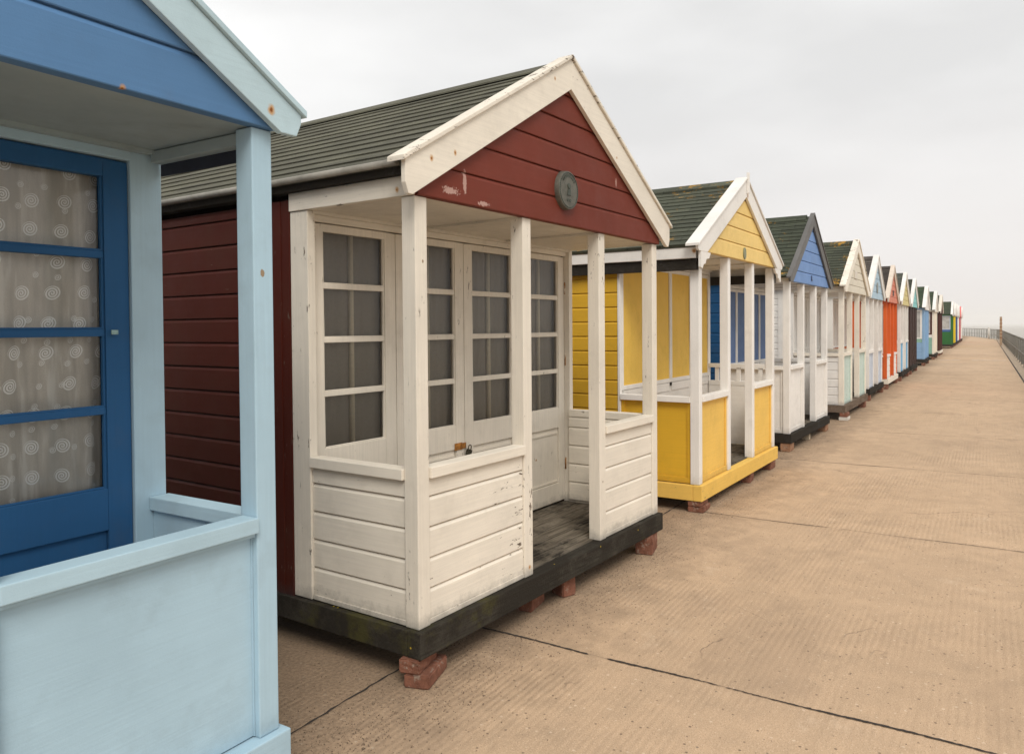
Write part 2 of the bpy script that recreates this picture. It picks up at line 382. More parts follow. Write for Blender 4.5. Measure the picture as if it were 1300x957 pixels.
BRICKS = []
def hut(name, x, y, ang, label, c):
    """c: dictionary of sizes and colours; local x along the row, y into the hut, front of the posts at y=0"""
    root = thing('beach_hut', label, 'beach hut', (x, y, 0), math.radians(ang), 'beach huts in a row along the promenade')
    W = c['W']; P = c.get('P', .75); D = c.get('D', 3.0); zb = c.get('zb', .13); zd = c.get('zd', .25)
    zr = c.get('zr', .97); zg = c.get('zg', 2.20); zA = c.get('zA', 3.15); zt = c.get('zt', 2.33); oh = c.get('oh', .10)
    seed = c.get('seed', random.random()*20); near = c.get('near', False); bv = .0035 if near else 0
    cx = W/2; tan = (zA-zt)/(cx+oh)
    roofz = lambda s: zA - abs(s-cx)*tan
    wear = c.get('wear', .12); pt = .08; jf = c.get('jf', .045); jb = .083 if c.get('cboard', True) else .012; ex = c.get('expo', .1); cw2 = 0
    def pm(key, grain='h', **kw):
        d = dict(wear=wear, seed=seed, spots=tuple(c.get('spots', {}).get(key, ()))); d.update(kw)
        return paint(c[key], grain, **d)
    base = c['base_mat']; post_v = pm('post', 'v', rust=near); post_h = pm('post', 'h', rust=near)
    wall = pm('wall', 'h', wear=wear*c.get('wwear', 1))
    # base and deck
    m = MB(); m.box(-.025, W+.025, -.03, .05, zb, zd)
    m.box(-.025, .05, .052, D-.002, zb, zd-.003); m.box(W-.05, W+.025, .052, D-.002, zb, zd-.003); m.box(.052, W-.052, D-.06, D-.004, zb, zd-.003)
    m.box(.052, W-.052, P-.03, P+.04, zb+.005, zd-.014)
    m.build('base_frame', base, root, bv*1.5)
    m = MB(); yy = .055; k = 0
    while yy < D-.07:
        w = .118; m.box(.055, W-.055, yy, min(yy+w-.009, D-.065), zd-.022, zd+.004+random.uniform(-.001,.002)); yy += w
    m.build('deck', weathered((.085,.07,.052), (.25,.215,.17), seed, False, .38), root, .002 if near else 0)
    # cabin side walls
    for side in (0, 1):
        m = MB()
        xx = .012 if side == 0 else W-.012
        if side == 0: m.box(xx, xx+.035, P+.012, D-.03, zd+.004, zg+.05)
        else: m.box(xx-.035, xx, P+.012, D-.03, zd+.004, zg+.05)
        if side == 0: clad(m, zd-.05, zg+.06, c.get('pitch', .133), lambda z: -(D-.03), lambda z: -(P+.15 if c.get('cboard', True) else P+.014), F_left(xx))
        else: clad(m, zd-.05, zg+.06, c.get('pitch', .133), lambda z: P+.1, lambda z: D-.03, F_right(xx))
        m.build('side_wall', wall, root)
        # corner boards
        m = MB(); mm = pm('corner', 'v') if 'corner' in c else pm('wall', 'v')
        if side == 0:
            bs = [(-.008, .05, D-.03, D)]
            if c.get('cboard', True): bs += [(-.008, .02, P+.085, P+.149), (-.012, .02, P+.1495, P+.215)]
        else:
            bs = [(W-.02, W+.008, P+jb+.001, P+.1), (W-.05, W+.008, D-.03, D)]
        for q in bs:
            m = MB(); m.box(*q, zd-.052, zg+.06); m.build('corner_board', mm, root, bv)
    # back wall
    m = MB(); m.prism([(.02, zd), (W-.02, zd), (W-.02, roofz(W-.02)-.05), (cx, zA-.05), (.02, roofz(.02)-.05)], D-.028, D-.004); m.build('back_wall', wall, root)
    # facade frame
    fj = pm('fac', 'v', rust=near); fjh = pm('fac', 'h')
    jx = c.get('jx', .045)
    m = MB(); m.box(-.004, jx, P-jf, P+jb, zd+.004, zg-.002); m.build('door_jamb', fj, root, bv)
    m = MB(); m.box(W-jx, W+.004, P-jf, P+jb, zd+.004, zg-.002); m.build('door_jamb', fj, root, bv)
    m = MB(); m.box(jx+.001, W-jx-.001, P-.02, P+.05, zg-.045, zg-.003); m.build('door_head', fjh, root, bv)
    nl = c.get('leaves', 4); lw = (W-2*jx)/nl; ztop = zg-.052; zbot = zd+.022
    leaves = []
    for i in range(nl):
        a = jx+i*lw+.003; b = jx+(i+1)*lw-.003
        st = c.get('stile', .085); y0, y1 = P, P+.04
        kind = c.get('facade', 'glazed')
        m = MB()
        if kind == 'glazed':
            gb = c.get('gb', .985); gt = c.get('gt', 2.10) if nl > 2 else c.get('gt', 2.09)
            m.box(a, a+st, y0, y1, zbot, ztop); m.box(b-st, b, y0, y1, zbot, ztop)
            m.box(a+st, b-st, y0, y1, gt, ztop); m.box(a+st, b-st, y0, y1, gb-.15, gb)
            m.box(a+st, b-st, y0, y1, zbot, zbot+.14)
            m.box(a+st, b-st, y0+.014, y1-.008, zbot+.14, gb-.15)
            nb = c.get('bars', 3)
            for k in range(nb):
                zz = gb+(gt-gb)*(k+1)/(nb+1)
                m.box(a+st, b-st, y0+.004, y1-.004, zz-.013, zz+.013)
            d = m.build('door', pm('door', 'v', rust=False) if 'door' in c else fj, root, bv)
            g = MB()
            for k in range(nb+1):
                za = gb+(gt-gb)*k/(nb+1)+(.013 if k else 0); zc = gb+(gt-gb)*(k+1)/(nb+1)-(.013 if k < nb else 0)
                g.quad((a+st, y0+.02, za), (b-st, y0+.02, za), (b-st, y0+.02, zc), (a+st, y0+.02, zc))
            g.build('window_pane', c.get('glass', GLASS), d)
            # putty beads round the panes
            g = MB()
            for k in range(nb+1):
                za = gb+(gt-gb)*k/(nb+1)+(.013 if k else 0); zc = gb+(gt-gb)*(k+1)/(nb+1)-(.013 if k < nb else 0)
                g.box(a+st, a+st+.009, y0+.006, y0+.019, za, zc); g.box(b-st-.009, b-st, y0+.006, y0+.019, za, zc)
                g.box(a+st+.009, b-st-.009, y0+.006, y0+.019, za, za+.007)
            if near: g.build('glazing_bead', pm('door', 'v') if 'door' in c else fj, d, .002)
        else:
            zs = c.get('zs', 1.1)
            m.box(a, b, y0, y1, zs, ztop)
            d = m.build('shutter', pm('shut', 'v'), root, bv)
            g = MB(); g.box(a, a+.03, y0-.012, y0, zs, ztop-.001); g.box(b-.03, b, y0-.012, y0, zs, ztop-.001); g.box(a+.03, b-.03, y0-.012, y0, zs, zs+.04); g.box(a+.03, b-.03, y0-.012, y0, ztop-.04, ztop-.001)
            if 'batt' in c: g.build('batten', pm('batt', 'v'), d, bv)
            m = MB(); m.box(a, b, y0+.002, y1, zbot, zs-.004); m.box(a+.03, b-.03, y0-.008, y0+.002, zs-.09, zs-.006); m.build('door_panel', pm('low', 'h'), root, bv)
        leaves.append(d)
    # posts
    px = c.get('px', ((W-pt)/3, 2*(W-pt)/3))
    for i, xx in enumerate((0, px[0], px[1], W-pt)):
        m = MB(); m.box(xx, xx+pt, 0, pt, zd+.0015, zg-.0015)
        m.build('porch_post', post_v, root, bv*1.3)
    # balustrades
    def sheet_panel(parent_name, kind, x0, x1, zr_, col, rl, rail_col, side=None, inner=None):
        """front panel from x0 to x1; side panels use side=0/1 from y=x0 to y=x1"""
        R = .05; T0 = zd+.006
        pmx = paint(col, 'h', wear=wear, seed=seed, rust=False)
        rmx = paint(rail_col, 'h', wear=wear, seed=seed+1, rust=near)
        m = MB(); r = MB()
        zs = zr_-R
        if side is None:
            r.box(x0, x1, -.014, pt-.012, zs, zr_)
            m.box(x0, x1, .028, .05, T0, zs)
            if kind == 'board':
                clad(m, T0+.02, zs, .14, lambda z: x0, lambda z: x1, F_front(.028), flat=.018)
                clad_b(m, T0, zs, x0, x1, None)
                r2 = MB(); r2.box(x0+.001, x1-.001, .004, .027, T0-.002, T0+.022)
                sk = True
            elif c.get('plain'):
                m.box(x0, x1, .008, .0275, zs-.016, zs-.001); m.box(x1-.004, x1, .022, .0275, T0, zs-.017); sk = False
            else:
                m.box(x0, x1, .014, .027, T0, T0+.045); m.box(x0+.001, x1-.001, .012, .027, zs-.022, zs-.001)
                m.box(x0, x0+.03, .016, .027, T0+.046, zs-.023); m.box(x1-.03, x1, .016, .027, T0+.046, zs-.023)
                sk = False
        else:
            xo = 0 if side == 0 else W; s = 1 if side == 0 else -1
            r.box(xo-s*.014, xo+s*(pt-.014), x0, x1, zs-(.0), zr_)
            m.box(xo+s*.028, xo+s*.05, x0, x1, T0, zs)
            if kind == 'board':
                if side == 0: clad(m, T0+.02, zs, .14, lambda z: -x1, lambda z: -x0, F_left(.028), flat=.018)
                else: clad(m, T0+.02, zs, .14, lambda z: x0, lambda z: x1, F_right(W-.028), flat=.018)
                r2 = MB(); r2.box(xo+s*.004, xo+s*.027, x0+.001, x1-.001, T0-.002, T0+.022); sk = True
                # inside face of the far panel is boarded as well
                if side == 1: clad(m, T0+.02, zs, .14, lambda z: -x1, lambda z: -x0, F_left(W-.05), flat=.014)
            else:
                m.box(xo+s*.014, xo+s*.027, x0, x1, T0, T0+.045); sk = False
                m.box(xo+s*.016, xo+s*.027, x0, x0+.03, T0+.046, zs-.001); m.box(xo+s*.016, xo+s*.027, x1-.03, x1, T0+.046, zs-.001)
        p = m.build('porch_panel', pmx, root, 0)
        r.build('handrail', rmx, p, bv)
        if sk: r2.build('skirting', pmx, p, bv*.7)
        if side == 1 and inner:
            q = MB(); q.box(W-.062, W-.0505, x0, x1, T0, zs-.001); q.build('lining_board', paint(inner, 'h', wear=wear, seed=seed), p, 0)
        return p
    def clad_b(*a): pass
    kf = c.get('panel', 'sheet'); pc = c['pan']; rc = c.get('rail', c['post'])
    a0, a1 = pt+.0015, px[0]-.0015; b0, b1 = px[1]+pt+.0015, W-pt-.0015
    if not c.get('closed'):
        sheet_panel('front', kf, a0, a1, zr, pc, None, rc)
        sheet_panel('front', kf, b0, b1, zr, c.get('pan2', pc), None, rc)
        sheet_panel('side', c.get('spanel', kf), pt+.0015, P-jf-.002, zr-.004, c.get('span', pc), None, rc, side=0)
        zz = c.get('zr_right', zr-.004)
        sheet_panel('side', c.get('spanel', kf), pt+.0015, P-jf-.002, zz, c.get('span', pc), None, rc, side=1, inner=c.get('inner'))
    else:
        fm = paint(c['shut'], 'v', wear=wear, seed=seed)
        for (q0, q1) in ((a0, a1), (px[0]+pt+.0015, px[1]-.0015), (b0, b1)):
            m = MB(); xx = q0; nbd = 4; w = (q1-q0)/nbd
            for k in range(nbd): m.box(q0+k*w+.002, q0+(k+1)*w-.002, .03, .05, zd+.006, zg-.004)
            m.build('shutter', fm, root)
        m = MB(); zz = c.get('zr', 1.0)
        clad(m, zd+.006, zz, .14, lambda z: -(P-jf-.002), lambda z: -(pt+.0015), F_left(.028)); m.box(.028, .05, pt+.0015, P-jf-.002, zd+.006, zz)
        m.build('porch_panel', paint(c['span'], 'h', wear=wear, seed=seed), root)
        m = MB(); m.box(W-.05, W-.028, pt+.0015, P-jf-.002, zd+.006, zg-.004); m.build('porch_panel', paint(c['span'], 'h', wear=wear, seed=seed), root)
    if c.get('screen'):                   # glazed porch side
        zz = c.get('zr', .97)+.002; col, band = c['screen']
        m = MB(); m.box(.02, .06, pt+.0015, P-jf-.002, zz, zz+.14)
        m.build('porch_panel', paint(band, 'h', wear=wear, seed=seed), root)
        m = MB(); y0, y1 = pt+.0015, P-jf-.002; zl, zh = zz+.142, zg-.004
        for a, b in ((y0, y0+.07), ((y0+y1)/2-.03, (y0+y1)/2+.03), (y1-.07, y1)): m.box(.01, .05, a, b, zl+.05, zh-.05)
        m.box(.01, .05, y0, y1, zl, zl+.05); m.box(.01, .05, y0, y1, zh-.05, zh)
        wn = m.build('window', paint(col, 'v', wear=wear, seed=seed), root)
        m = MB(); m.box(.026, .03, y0+.07, (y0+y1)/2-.03, zl+.05, zh-.05); m.box(.026, .03, (y0+y1)/2+.03, y1-.07, zl+.05, zh-.05)
        m.build('window_pane', plain((.46,.45,.43), .3, 0, .35, 'curtained_pane', 3), wn)
    # porch ceiling, side beams
    m = MB(); yb = pt+.0
    m.box(.03, W-.03, -.012, P-.002, zg+.003, zg+.02)
    for k in range(1, 3): m.box(.03+k*(W-.06)/3-.02, .03+k*(W-.06)/3+.02, 0.03, P-.022, zg-.010, zg+.0025)
    m.box(.03, W-.03, P-.05, P-.0215, zg-.014, zg+.0025)
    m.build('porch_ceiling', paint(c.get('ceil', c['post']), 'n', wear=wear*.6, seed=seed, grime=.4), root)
    for side in (0, 1):
        m = MB(); s = 1 if side == 0 else -1; xo = 0 if side == 0 else W
        L = D if c.get('longbeam') else P+.084
        if c.get('longbeam'): m.box(xo-s*.085, xo-s*.062, -.002, D, zg-.068, zg+.028)
        else: m.box(xo-s*.012, xo+s*.029, -.001, L, zg+.0005, zg+.09)
        m.build('eaves_beam', pm('fascia' if 'fascia' in c else 'post', 'h', rust=near), root, bv)
        if c.get('drop'):
            m = MB(); m.box(xo+s*.005, xo+s*.05, pt+.001, P-.03, zg-.042, zg-.0005); m.build('porch_beam', paint(c['ceil'], 'h', wear=.03, seed=seed), root, bv)
            m = MB(); m.box(xo-s*.002, xo+s*.0035, pt+.002, P-.02, zg-.085, zg-.0005); m.build('eaves_board', plain((.03,.035,.055), .7, 0, .2, 'dark_paint'), root, bv)
        m = MB()
        if c.get('longbeam'): m.box(xo-s*.061, xo+s*.0, .001, D-.03, zg-.165, zg-.069)
        else: m.box(xo-s*.045, xo+s*.02, .0, D-.02, zg+.0905, zt+.01)
        m.build('wall_plate', weathered((.035,.032,.03), (.085,.075,.065), seed, False, .75), root)
    # gable
    m = MB()
    base_l = lambda z: cx-(zA-.045-z)/tan; base_r = lambda z: cx+(zA-.045-z)/tan
    e0 = .0
    clad(m, zg, zA-.05, c.get('gpitch', .15), lambda z: max(base_l(z), e0), lambda z: min(base_r(z), W-e0), F_front(-.006), jitter=.0015)
    m.prism([(e0, zg), (W-e0, zg), (W-e0, roofz(W)-.05), (cx, zA-.05), (e0, roofz(0)-.05)], -.0055, .02)
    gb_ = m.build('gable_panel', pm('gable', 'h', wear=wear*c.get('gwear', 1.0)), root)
    # bargeboards and their cappings
    tip = oh+.055; vw = c.get('bw', .175)
    for s in (-1, 1):
        m = MB(); X = lambda q: cx+s*q
        H = cx+tip
        zo = lambda q: zA+.012-q*tan
        inner_q = (zo(0)-vw-(zg-.012))/tan
        inner_q = min(inner_q, H-.02)
        pts = [(X(0), zo(0)), (X(H), zo(H)), (X(H), min(zg+.035, zo(H)-.03)), (X(H-.02), zg-.012), (X(inner_q), zg-.012), (X(0), zo(0)-vw)]
        if s < 0: pts = pts[::1]
        else: pts = pts[::-1]
        m.prism(pts, -.052, -.0265)
        bb = m.build('bargeboard', pm('barge', 'h', rust=near, wear=wear*.7), root, bv)
        m = MB(); th = .020; cw = c.get('capw', .10)
        ce = c.get('cape', .022)
        pts = [(X(0), zo(0)+.001), (X(H+ce), zo(H+ce)+.001), (X(H+ce), zo(H+ce)+th+.004), (X(0), zo(0)+th+.004)]
        if s > 0: pts = pts[::-1]
        m.prism(pts, -.066, -.066+cw)
        m.build('capping_board', paint(c.get('cap', c['barge']), 'h', wear=min(.6, wear*c.get('capwear', 1.6)), seed=seed+3, grime=.4), bb, bv)
        if c.get('hook'):      # little scrolled end of the bargeboard over each corner post
            m = MB(); q0 = cx-.0; 
            pts = [(X(cx+.085), zg-.011), (X(cx+.085), zg-.145), (X(cx+.05), zg-.16), (X(cx+.015), zg-.118), (X(cx-.03), zg-.112), (X(cx-.055), zg-.07), (X(cx-.125), zg-.062), (X(cx-.165), zg-.0115)]
            if s > 0: pts = pts[::-1]
            m.prism(pts, -.050, -.028); m.build('bracket', pm('barge', 'h'), bb, 0)
    if c.get('finial'):
        m = MB(); m.box(cx-.014, cx+.014, -.078, -.053, zA-.13, zA+.075); m.build('finial', pm('barge', 'v', rust=True), root, bv)
    # roof
    r0, r1 = -.01, D+.07
    sl = math.atan(tan); cs, sn = math.cos(sl), math.sin(sl)
    L = (cx+oh)/cs; n = int(L/ex)
    m = MB()
    for s in (-1, 1):
        def pnt(t, h, yy):   # t: distance up the slope from the eave, h: height off the slope
            q = (cx+oh) - t*cs + h*sn
            return (cx + s*q if True else 0, yy, zt-.012 + t*sn + h*cs)
        prev = None
        for k in range(n+1):
            t0 = k*ex; t1 = min(t0+ex, L)
            if t1-t0 < .005: break
            hh = .010
            a = pnt(t0, hh, r0); b = pnt(t0, hh, r1); cc = pnt(t1, .002, r1); d_ = pnt(t1, .002, r0)
            low_a = pnt(t0, -.0, r0); low_b = pnt(t0, -.0, r1)
            if s < 0: m.quad(a, b, cc, d_) if False else m.quad(d_, cc, b, a)
            else: m.quad(a, b, cc, d_)
            if s < 0: m.quad(a, b, low_b, low_a)
            else: m.quad(low_a, low_b, b, a)
        # underside slab
        a = pnt(0, 0, r0); b = pnt(0, 0, r1); cc = pnt(L, 0, r1); d_ = pnt(L, 0, r0)
        a2 = pnt(0, -.022, r0); b2 = pnt(0, -.022, r1); c2 = pnt(L, -.022, r1); d2 = pnt(L, -.022, r0)
        m.quad(a2, b2, c2, d2); m.quad(a, b, b2, a2); m.quad(b, cc, c2, b2); m.quad(a, d_, d2, a2)
    rf = m.build('roof', c['roof_mat'], root)
    m = MB()
    for s in (-1, 1):
        pts = [(cx, zA+.0135), (cx+s*.11, zA+.0135-.11*tan), (cx+s*.11, zA+.004-.11*tan), (cx, zA+.004)]
        if s > 0: pts = pts[::-1]
        m.prism(pts, .04, D+.075)
    m.build('ridge_cap', c.get('ridge_mat', c['roof_mat']), rf)
    for s in (-1, 1):
        xo = cx+s*(cx+oh); m = MB()
        m.cyl((xo+s*.004, .04, zt-.014), (xo+s*.004, D+.07, zt-.014), .0165, seg=10)
        if c.get('drip'): m.build('drip_edge', plain((.30,.285,.25), .85, 0, .5, 'felt_edge', 5), rf)
    # back verge board
    m = MB()
    for s in (-1, 1):
        q = cx+oh
        pts = [(cx, zA-.024), (cx+s*q, zA-.024-q*tan), (cx+s*q, zA-.11-q*tan), (cx, zA-.11)]
        if s > 0: pts = pts[::-1]
        m.prism(pts, D+.035, D+.06)
    m.build('verge_board', pm('barge', 'h'), root)
    return root, leaves, gb_

def local(root, name, mb, mat, label, cat, group=None, bevel=0):
    """a separate thing standing in the hut's own frame"""
    o = mb.build(name, mat, None, bevel)
    o.location = root.location; o.rotation_euler = root.rotation_euler
    return tag(o, label, cat, group)

blackbase = weathered((.028,.025,.02), (.085,.075,.06), 1.0, True, .62)
darkbase = weathered((.03,.03,.032), (.06,.06,.06), 2.0, False, .8)
brownbase = weathered((.10,.07,.05), (.22,.17,.13), 3.0, False, .2)

# ------------------------------------------------------------------ the huts
r_plain = shingle((.115,.112,.086), 0, False, 0)
H = {}
H[1] = hut('h', 1.755-2.59, 2.045, -.3, 'pale blue beach hut with dark blue glazed doors and swirl curtains, nearest the camera', dict(
    W=2.59, px=(.85,1.655), wall=BLUE_D, corner=PALE, post=PALE, pan=PALE, span=PALE, fac=PALE, door=BLUE_D, ceil=(.36,.44,.46), gable=BLUE_G, barge=(.50,.65,.71), cap=(.50,.65,.71),
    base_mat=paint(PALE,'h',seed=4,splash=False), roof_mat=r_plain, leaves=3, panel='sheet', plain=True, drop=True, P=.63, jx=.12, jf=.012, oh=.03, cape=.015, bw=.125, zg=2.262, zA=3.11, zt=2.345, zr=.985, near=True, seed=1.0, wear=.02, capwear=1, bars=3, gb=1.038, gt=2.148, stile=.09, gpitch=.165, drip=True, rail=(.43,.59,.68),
    spots={'barge':[(2.548,-.052,2.315,.016,'rust')], 'post':[(2.546,0,1.786,.010,'chip'),(2.5,.56,.977,.008,'rust'),(2.5,.066,.993,.008,'rust')], 'gable':[(2.062,-.02,2.264,.010,'rust')]}))
H[2] = hut('h', 2.650, 2.147, -2.8, 'maroon beach hut with cream porch and round plaque on its gable', dict(
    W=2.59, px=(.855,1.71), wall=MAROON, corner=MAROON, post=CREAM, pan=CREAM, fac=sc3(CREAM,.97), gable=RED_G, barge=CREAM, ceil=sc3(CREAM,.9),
    base_mat=blackbase, roof_mat=shingle((.115,.112,.086), 0, False, 5), leaves=4, panel='board', near=True, seed=2.0, wear=.22, wwear=.45, glass=GLASS_R, drip=True, capwear=1.35, gwear=.5,
    zg=2.19, zA=3.13, zt=2.345, oh=.06, expo=.115, spots={'barge':[(.057,-.052,2.354,.013,'rust'),(.224,-.052,2.409,.012,'rust'),(1.114,-.052,2.982,.010,'rust')], 'post':[(-.012,.094,2.221,.013,'rust'),(2.136,-.014,.926,.012,'rust'),(.90,0,.30,.012,'rust'),(.05,0,1.9,.006,'chip'),(1.75,0,.62,.006,'chip')], 'gable':[(.334,-.01,2.293,.035,'scratch'),(1.912,-.01,2.531,.022,'scratch'),(.227,-.01,2.24,.030,'peel'),(.483,-.01,2.21,.022,'peel')]}))
H[3] = hut('h', 6.385, 2.085, -1.3, 'yellow beach hut with white posts and orange lichen on its shingle roof', dict(
    W=2.49, wall=YEL, corner=YEL, post=WHITE, pan=YEL_L, span=sc3(YEL,1.1), fac=WHITE, facade='shutter', shut=(.80,.52,.10), batt=WHITE, low=WHITE, zs=1.02, gable=(.84,.60,.215), barge=WHITE,
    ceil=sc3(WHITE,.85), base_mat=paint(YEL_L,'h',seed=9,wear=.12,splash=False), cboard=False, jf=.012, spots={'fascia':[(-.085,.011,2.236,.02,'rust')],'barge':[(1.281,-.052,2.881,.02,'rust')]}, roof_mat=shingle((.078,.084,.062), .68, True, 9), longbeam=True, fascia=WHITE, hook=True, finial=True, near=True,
    seed=3.0, wear=.06, rail=WHITE, zr=.995, zr_right=.965, inner=WHITE, zg=2.245, zA=3.03, zt=2.30, zb=.10, zd=.235, capw=.12))
H[4] = hut('h', 10.03, 2.11, -1.5, 'beach hut with blue gable, grey bargeboards and plain white porch panels', dict(
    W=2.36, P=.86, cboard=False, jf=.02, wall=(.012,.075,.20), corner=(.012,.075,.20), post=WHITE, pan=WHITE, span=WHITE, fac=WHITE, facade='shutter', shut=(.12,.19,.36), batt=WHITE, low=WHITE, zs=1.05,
    gable=(.17,.29,.55), barge=(.15,.145,.14), ceil=sc3(WHITE,.8), base_mat=darkbase, roof_mat=shingle((.056,.064,.046), .22, True, 13), near=True, seed=5.0, wear=.06, zr=1.09, zg=2.16, zA=3.12, zt=2.23, zb=.11, zd=.225, capw=.06, bw=.16))
H[5] = hut('h', 13.80, 2.03, -.5, 'cream beach hut with weathered boarded gable and mint green porch panels', dict(
    W=2.62, P=.85, wall=WHITE, corner=WHITE, post=sc3(CREAM,1.05), pan=(.54,.65,.59), span=sc3(WHITE,.97), spanel='board', fac=WHITE, facade='shutter', shut=sc3(WHITE,.9), batt=WHITE, low=WHITE, zs=1.15,
    gable=(.72,.66,.54), barge=sc3(CREAM,1.08), ceil=WHITE, base_mat=brownbase, roof_mat=shingle((.060,.066,.048), .6, True, 17), seed=6.0, wear=.2, rail=CREAM, zr=1.13, zg=2.17, zA=3.12, zt=2.28, zb=.13, zd=.25, pitch=.11, gpitch=.13, bw=.2))
H[6] = hut('h', 17.55, 2.09, 0, 'light blue gabled beach hut with white bargeboards and a small round emblem', dict(
    W=2.45, wall=WHITE, corner=WHITE, post=WHITE, pan=(.55,.60,.68), span=(.07,.15,.22), fac=WHITE, facade='shutter', shut=(.70,.62,.55), batt=WHITE, low=(.60,.16,.05), zs=1.1,
    gable=(.42,.56,.66), barge=WHITE, ceil=WHITE, base_mat=darkbase, roof_mat=shingle((.10,.085,.075), 0, True, 21), seed=7.0, wear=.1, zr=1.05, zg=2.17, zA=3.12, zt=2.28, capw=.12))
ORG = (.72,.135,.03)
H[7] = hut('h', 20.95, 2.09, 0, 'orange beach hut with dark brown roof and small white boarded panels', dict(
    W=2.55, wall=(.32,.52,.55), corner=ORG, post=ORG, pan=WHITE, span=ORG, spanel='board', panel='board', fac=ORG, facade='shutter', shut=ORG, low=ORG, gable=(.66,.22,.14), barge=(.72,.62,.52),
    ceil=ORG, base_mat=paint(CREAM,'h',seed=2,wear=.25,splash=False), roof_mat=shingle((.060,.050,.044), 0, False, 23), seed=8.0, wear=.12, zr=.85, zg=2.17, zA=3.12, zt=2.28, rail=WHITE))
H[8] = hut('h', 24.15, 2.06, 0, 'white beach hut with pale yellow gable and sky blue porch panels', dict(
    W=2.55, wall=WHITE, corner=WHITE, post=WHITE, pan=(.20,.46,.70), span=WHITE, fac=WHITE, facade='shutter', shut=sc3(WHITE,.8), low=WHITE, gable=(.66,.56,.25), barge=sc3(WHITE,1.02),
    ceil=WHITE, base_mat=darkbase, roof_mat=shingle((.09,.095,.08), 0, True, 25), seed=9.0, wear=.12, zr=1.12, zg=2.17, zA=3.12, zt=2.28))
DKB = (.055,.030,.026)
H[9] = hut('h', 27.45, 2.05, 0, 'closed dark brown beach hut with turquoise and white gable', dict(
    W=2.55, wall=DKB, corner=DKB, post=DKB, pan=DKB, span=DKB, fac=DKB, facade='shutter', shut=DKB, low=DKB, closed=True, gable=(.26,.60,.60), barge=WHITE,
    base_mat=darkbase, roof_mat=shingle((.055,.06,.046), 0, True, 27), seed=10.0, wear=.12, zr=1.1, zg=2.17, zA=3.10, zt=2.28, bw=.22))
SKY_ = (.26,.42,.62); SEAG = (.26,.45,.36)
H[10] = hut('h', 33.4, 2.02, 0, 'mid blue beach hut with sea green band below its side window', dict(
    W=2.55, wall=SKY_, corner=SKY_, post=SKY_, pan=SKY_, span=SKY_, fac=SKY_, facade='shutter', shut=SKY_, low=SKY_, closed=True, gable=WHITE, barge=WHITE, screen=(WHITE, SEAG),
    base_mat=darkbase, roof_mat=shingle((.05,.07,.042), 0, True, 29), seed=11.0, wear=.06, zr=.9, zg=2.17, zA=3.10, zt=2.28, capw=.14, bw=.22))
H[11] = hut('h', 39.4, 2.0, 0, 'cream beach hut with sea green lower side and maroon shutter', dict(
    W=2.6, wall=MAROON, corner=CREAM, post=CREAM, pan=CREAM, span=SEAG, fac=CREAM, facade='shutter', shut=CREAM, low=CREAM, closed=True, gable=CREAM, barge=WHITE, screen=(MAROON, WHITE),
    base_mat=darkbase, roof_mat=shingle((.05,.07,.042), 0, True, 31), seed=12.0, wear=.12, zr=1.0, zg=2.17, zA=3.12, zt=2.28, capw=.14, bw=.22))
DM = (.085,.028,.024)
H[12] = hut('h', 44.4, 2.0, 0, 'dark maroon closed beach hut with cream weathered bargeboards', dict(
    W=2.6, wall=DM, corner=DM, post=DM, pan=DM, span=DM, fac=DM, facade='shutter', shut=DM, low=DM, closed=True, gable=DM, barge=CREAM,
    base_mat=paint(CREAM,'h',seed=1,wear=.2,splash=False), roof_mat=shingle((.05,.06,.042), 0, True, 33), seed=13.0, wear=.14, zr=1.0, zg=2.17, zA=3.10, zt=2.28, capw=.14, bw=.22))
GRN = (.025,.14,.035)
H[13] = hut('h', 58.5, 1.93, 0, 'green beach hut with a white framed side window, beyond the gap in the row', dict(
    W=2.5, P=1.3, wall=GRN, corner=GRN, post=GRN, pan=GRN, span=GRN, fac=GRN, facade='shutter', shut=GRN, low=GRN, closed=True, gable=WHITE, barge=WHITE, screen=((.50,.55,.62), (.05,.12,.32)),
    base_mat=darkbase, roof_mat=shingle((.05,.065,.042), 0, True, 35), seed=14.0, wear=.06, zr=1.1, zg=2.17, zA=3.12, zt=2.28, capw=.14, bw=.22))
def far(i, x, col, label, barge=WHITE, gable=WHITE):
    H[i] = hut('h', x, 1.93, 0, label, dict(W=2.5, wall=col, corner=col, post=col, pan=col, span=col, fac=col, facade='shutter', shut=col, low=col, closed=True, gable=gable, barge=barge,
        base_mat=darkbase, roof_mat=shingle((.05,.065,.042), 0, True, 35), seed=10.0+i, wear=.06, zr=1.1, zg=2.17, zA=3.12, zt=2.28, capw=.14, bw=.22))
far(14, 63.2, (.74,.56,.02), 'bright yellow fronted beach hut between the green and the navy ones', gable=(.70,.55,.45))
far(15, 67.4, (.045,.10,.28), 'navy blue beach hut between the yellow and a white one')
far(16, 71.8, WHITE, 'white fronted beach hut between the navy and the crimson ones', gable=(.75,.70,.65))
far(17, 76.4, (.55,.05,.09), 'crimson fronted beach hut with salmon pink bargeboards', barge=(.80,.20,.19), gable=(.80,.20,.19))
far(18, 81.2, sc3(WHITE,.98), 'last white beach hut at the far end of the row', gable=WHITE)

# ---- extras on the near huts
root, leaves, gp = H[2]
W = 2.59; P = .75
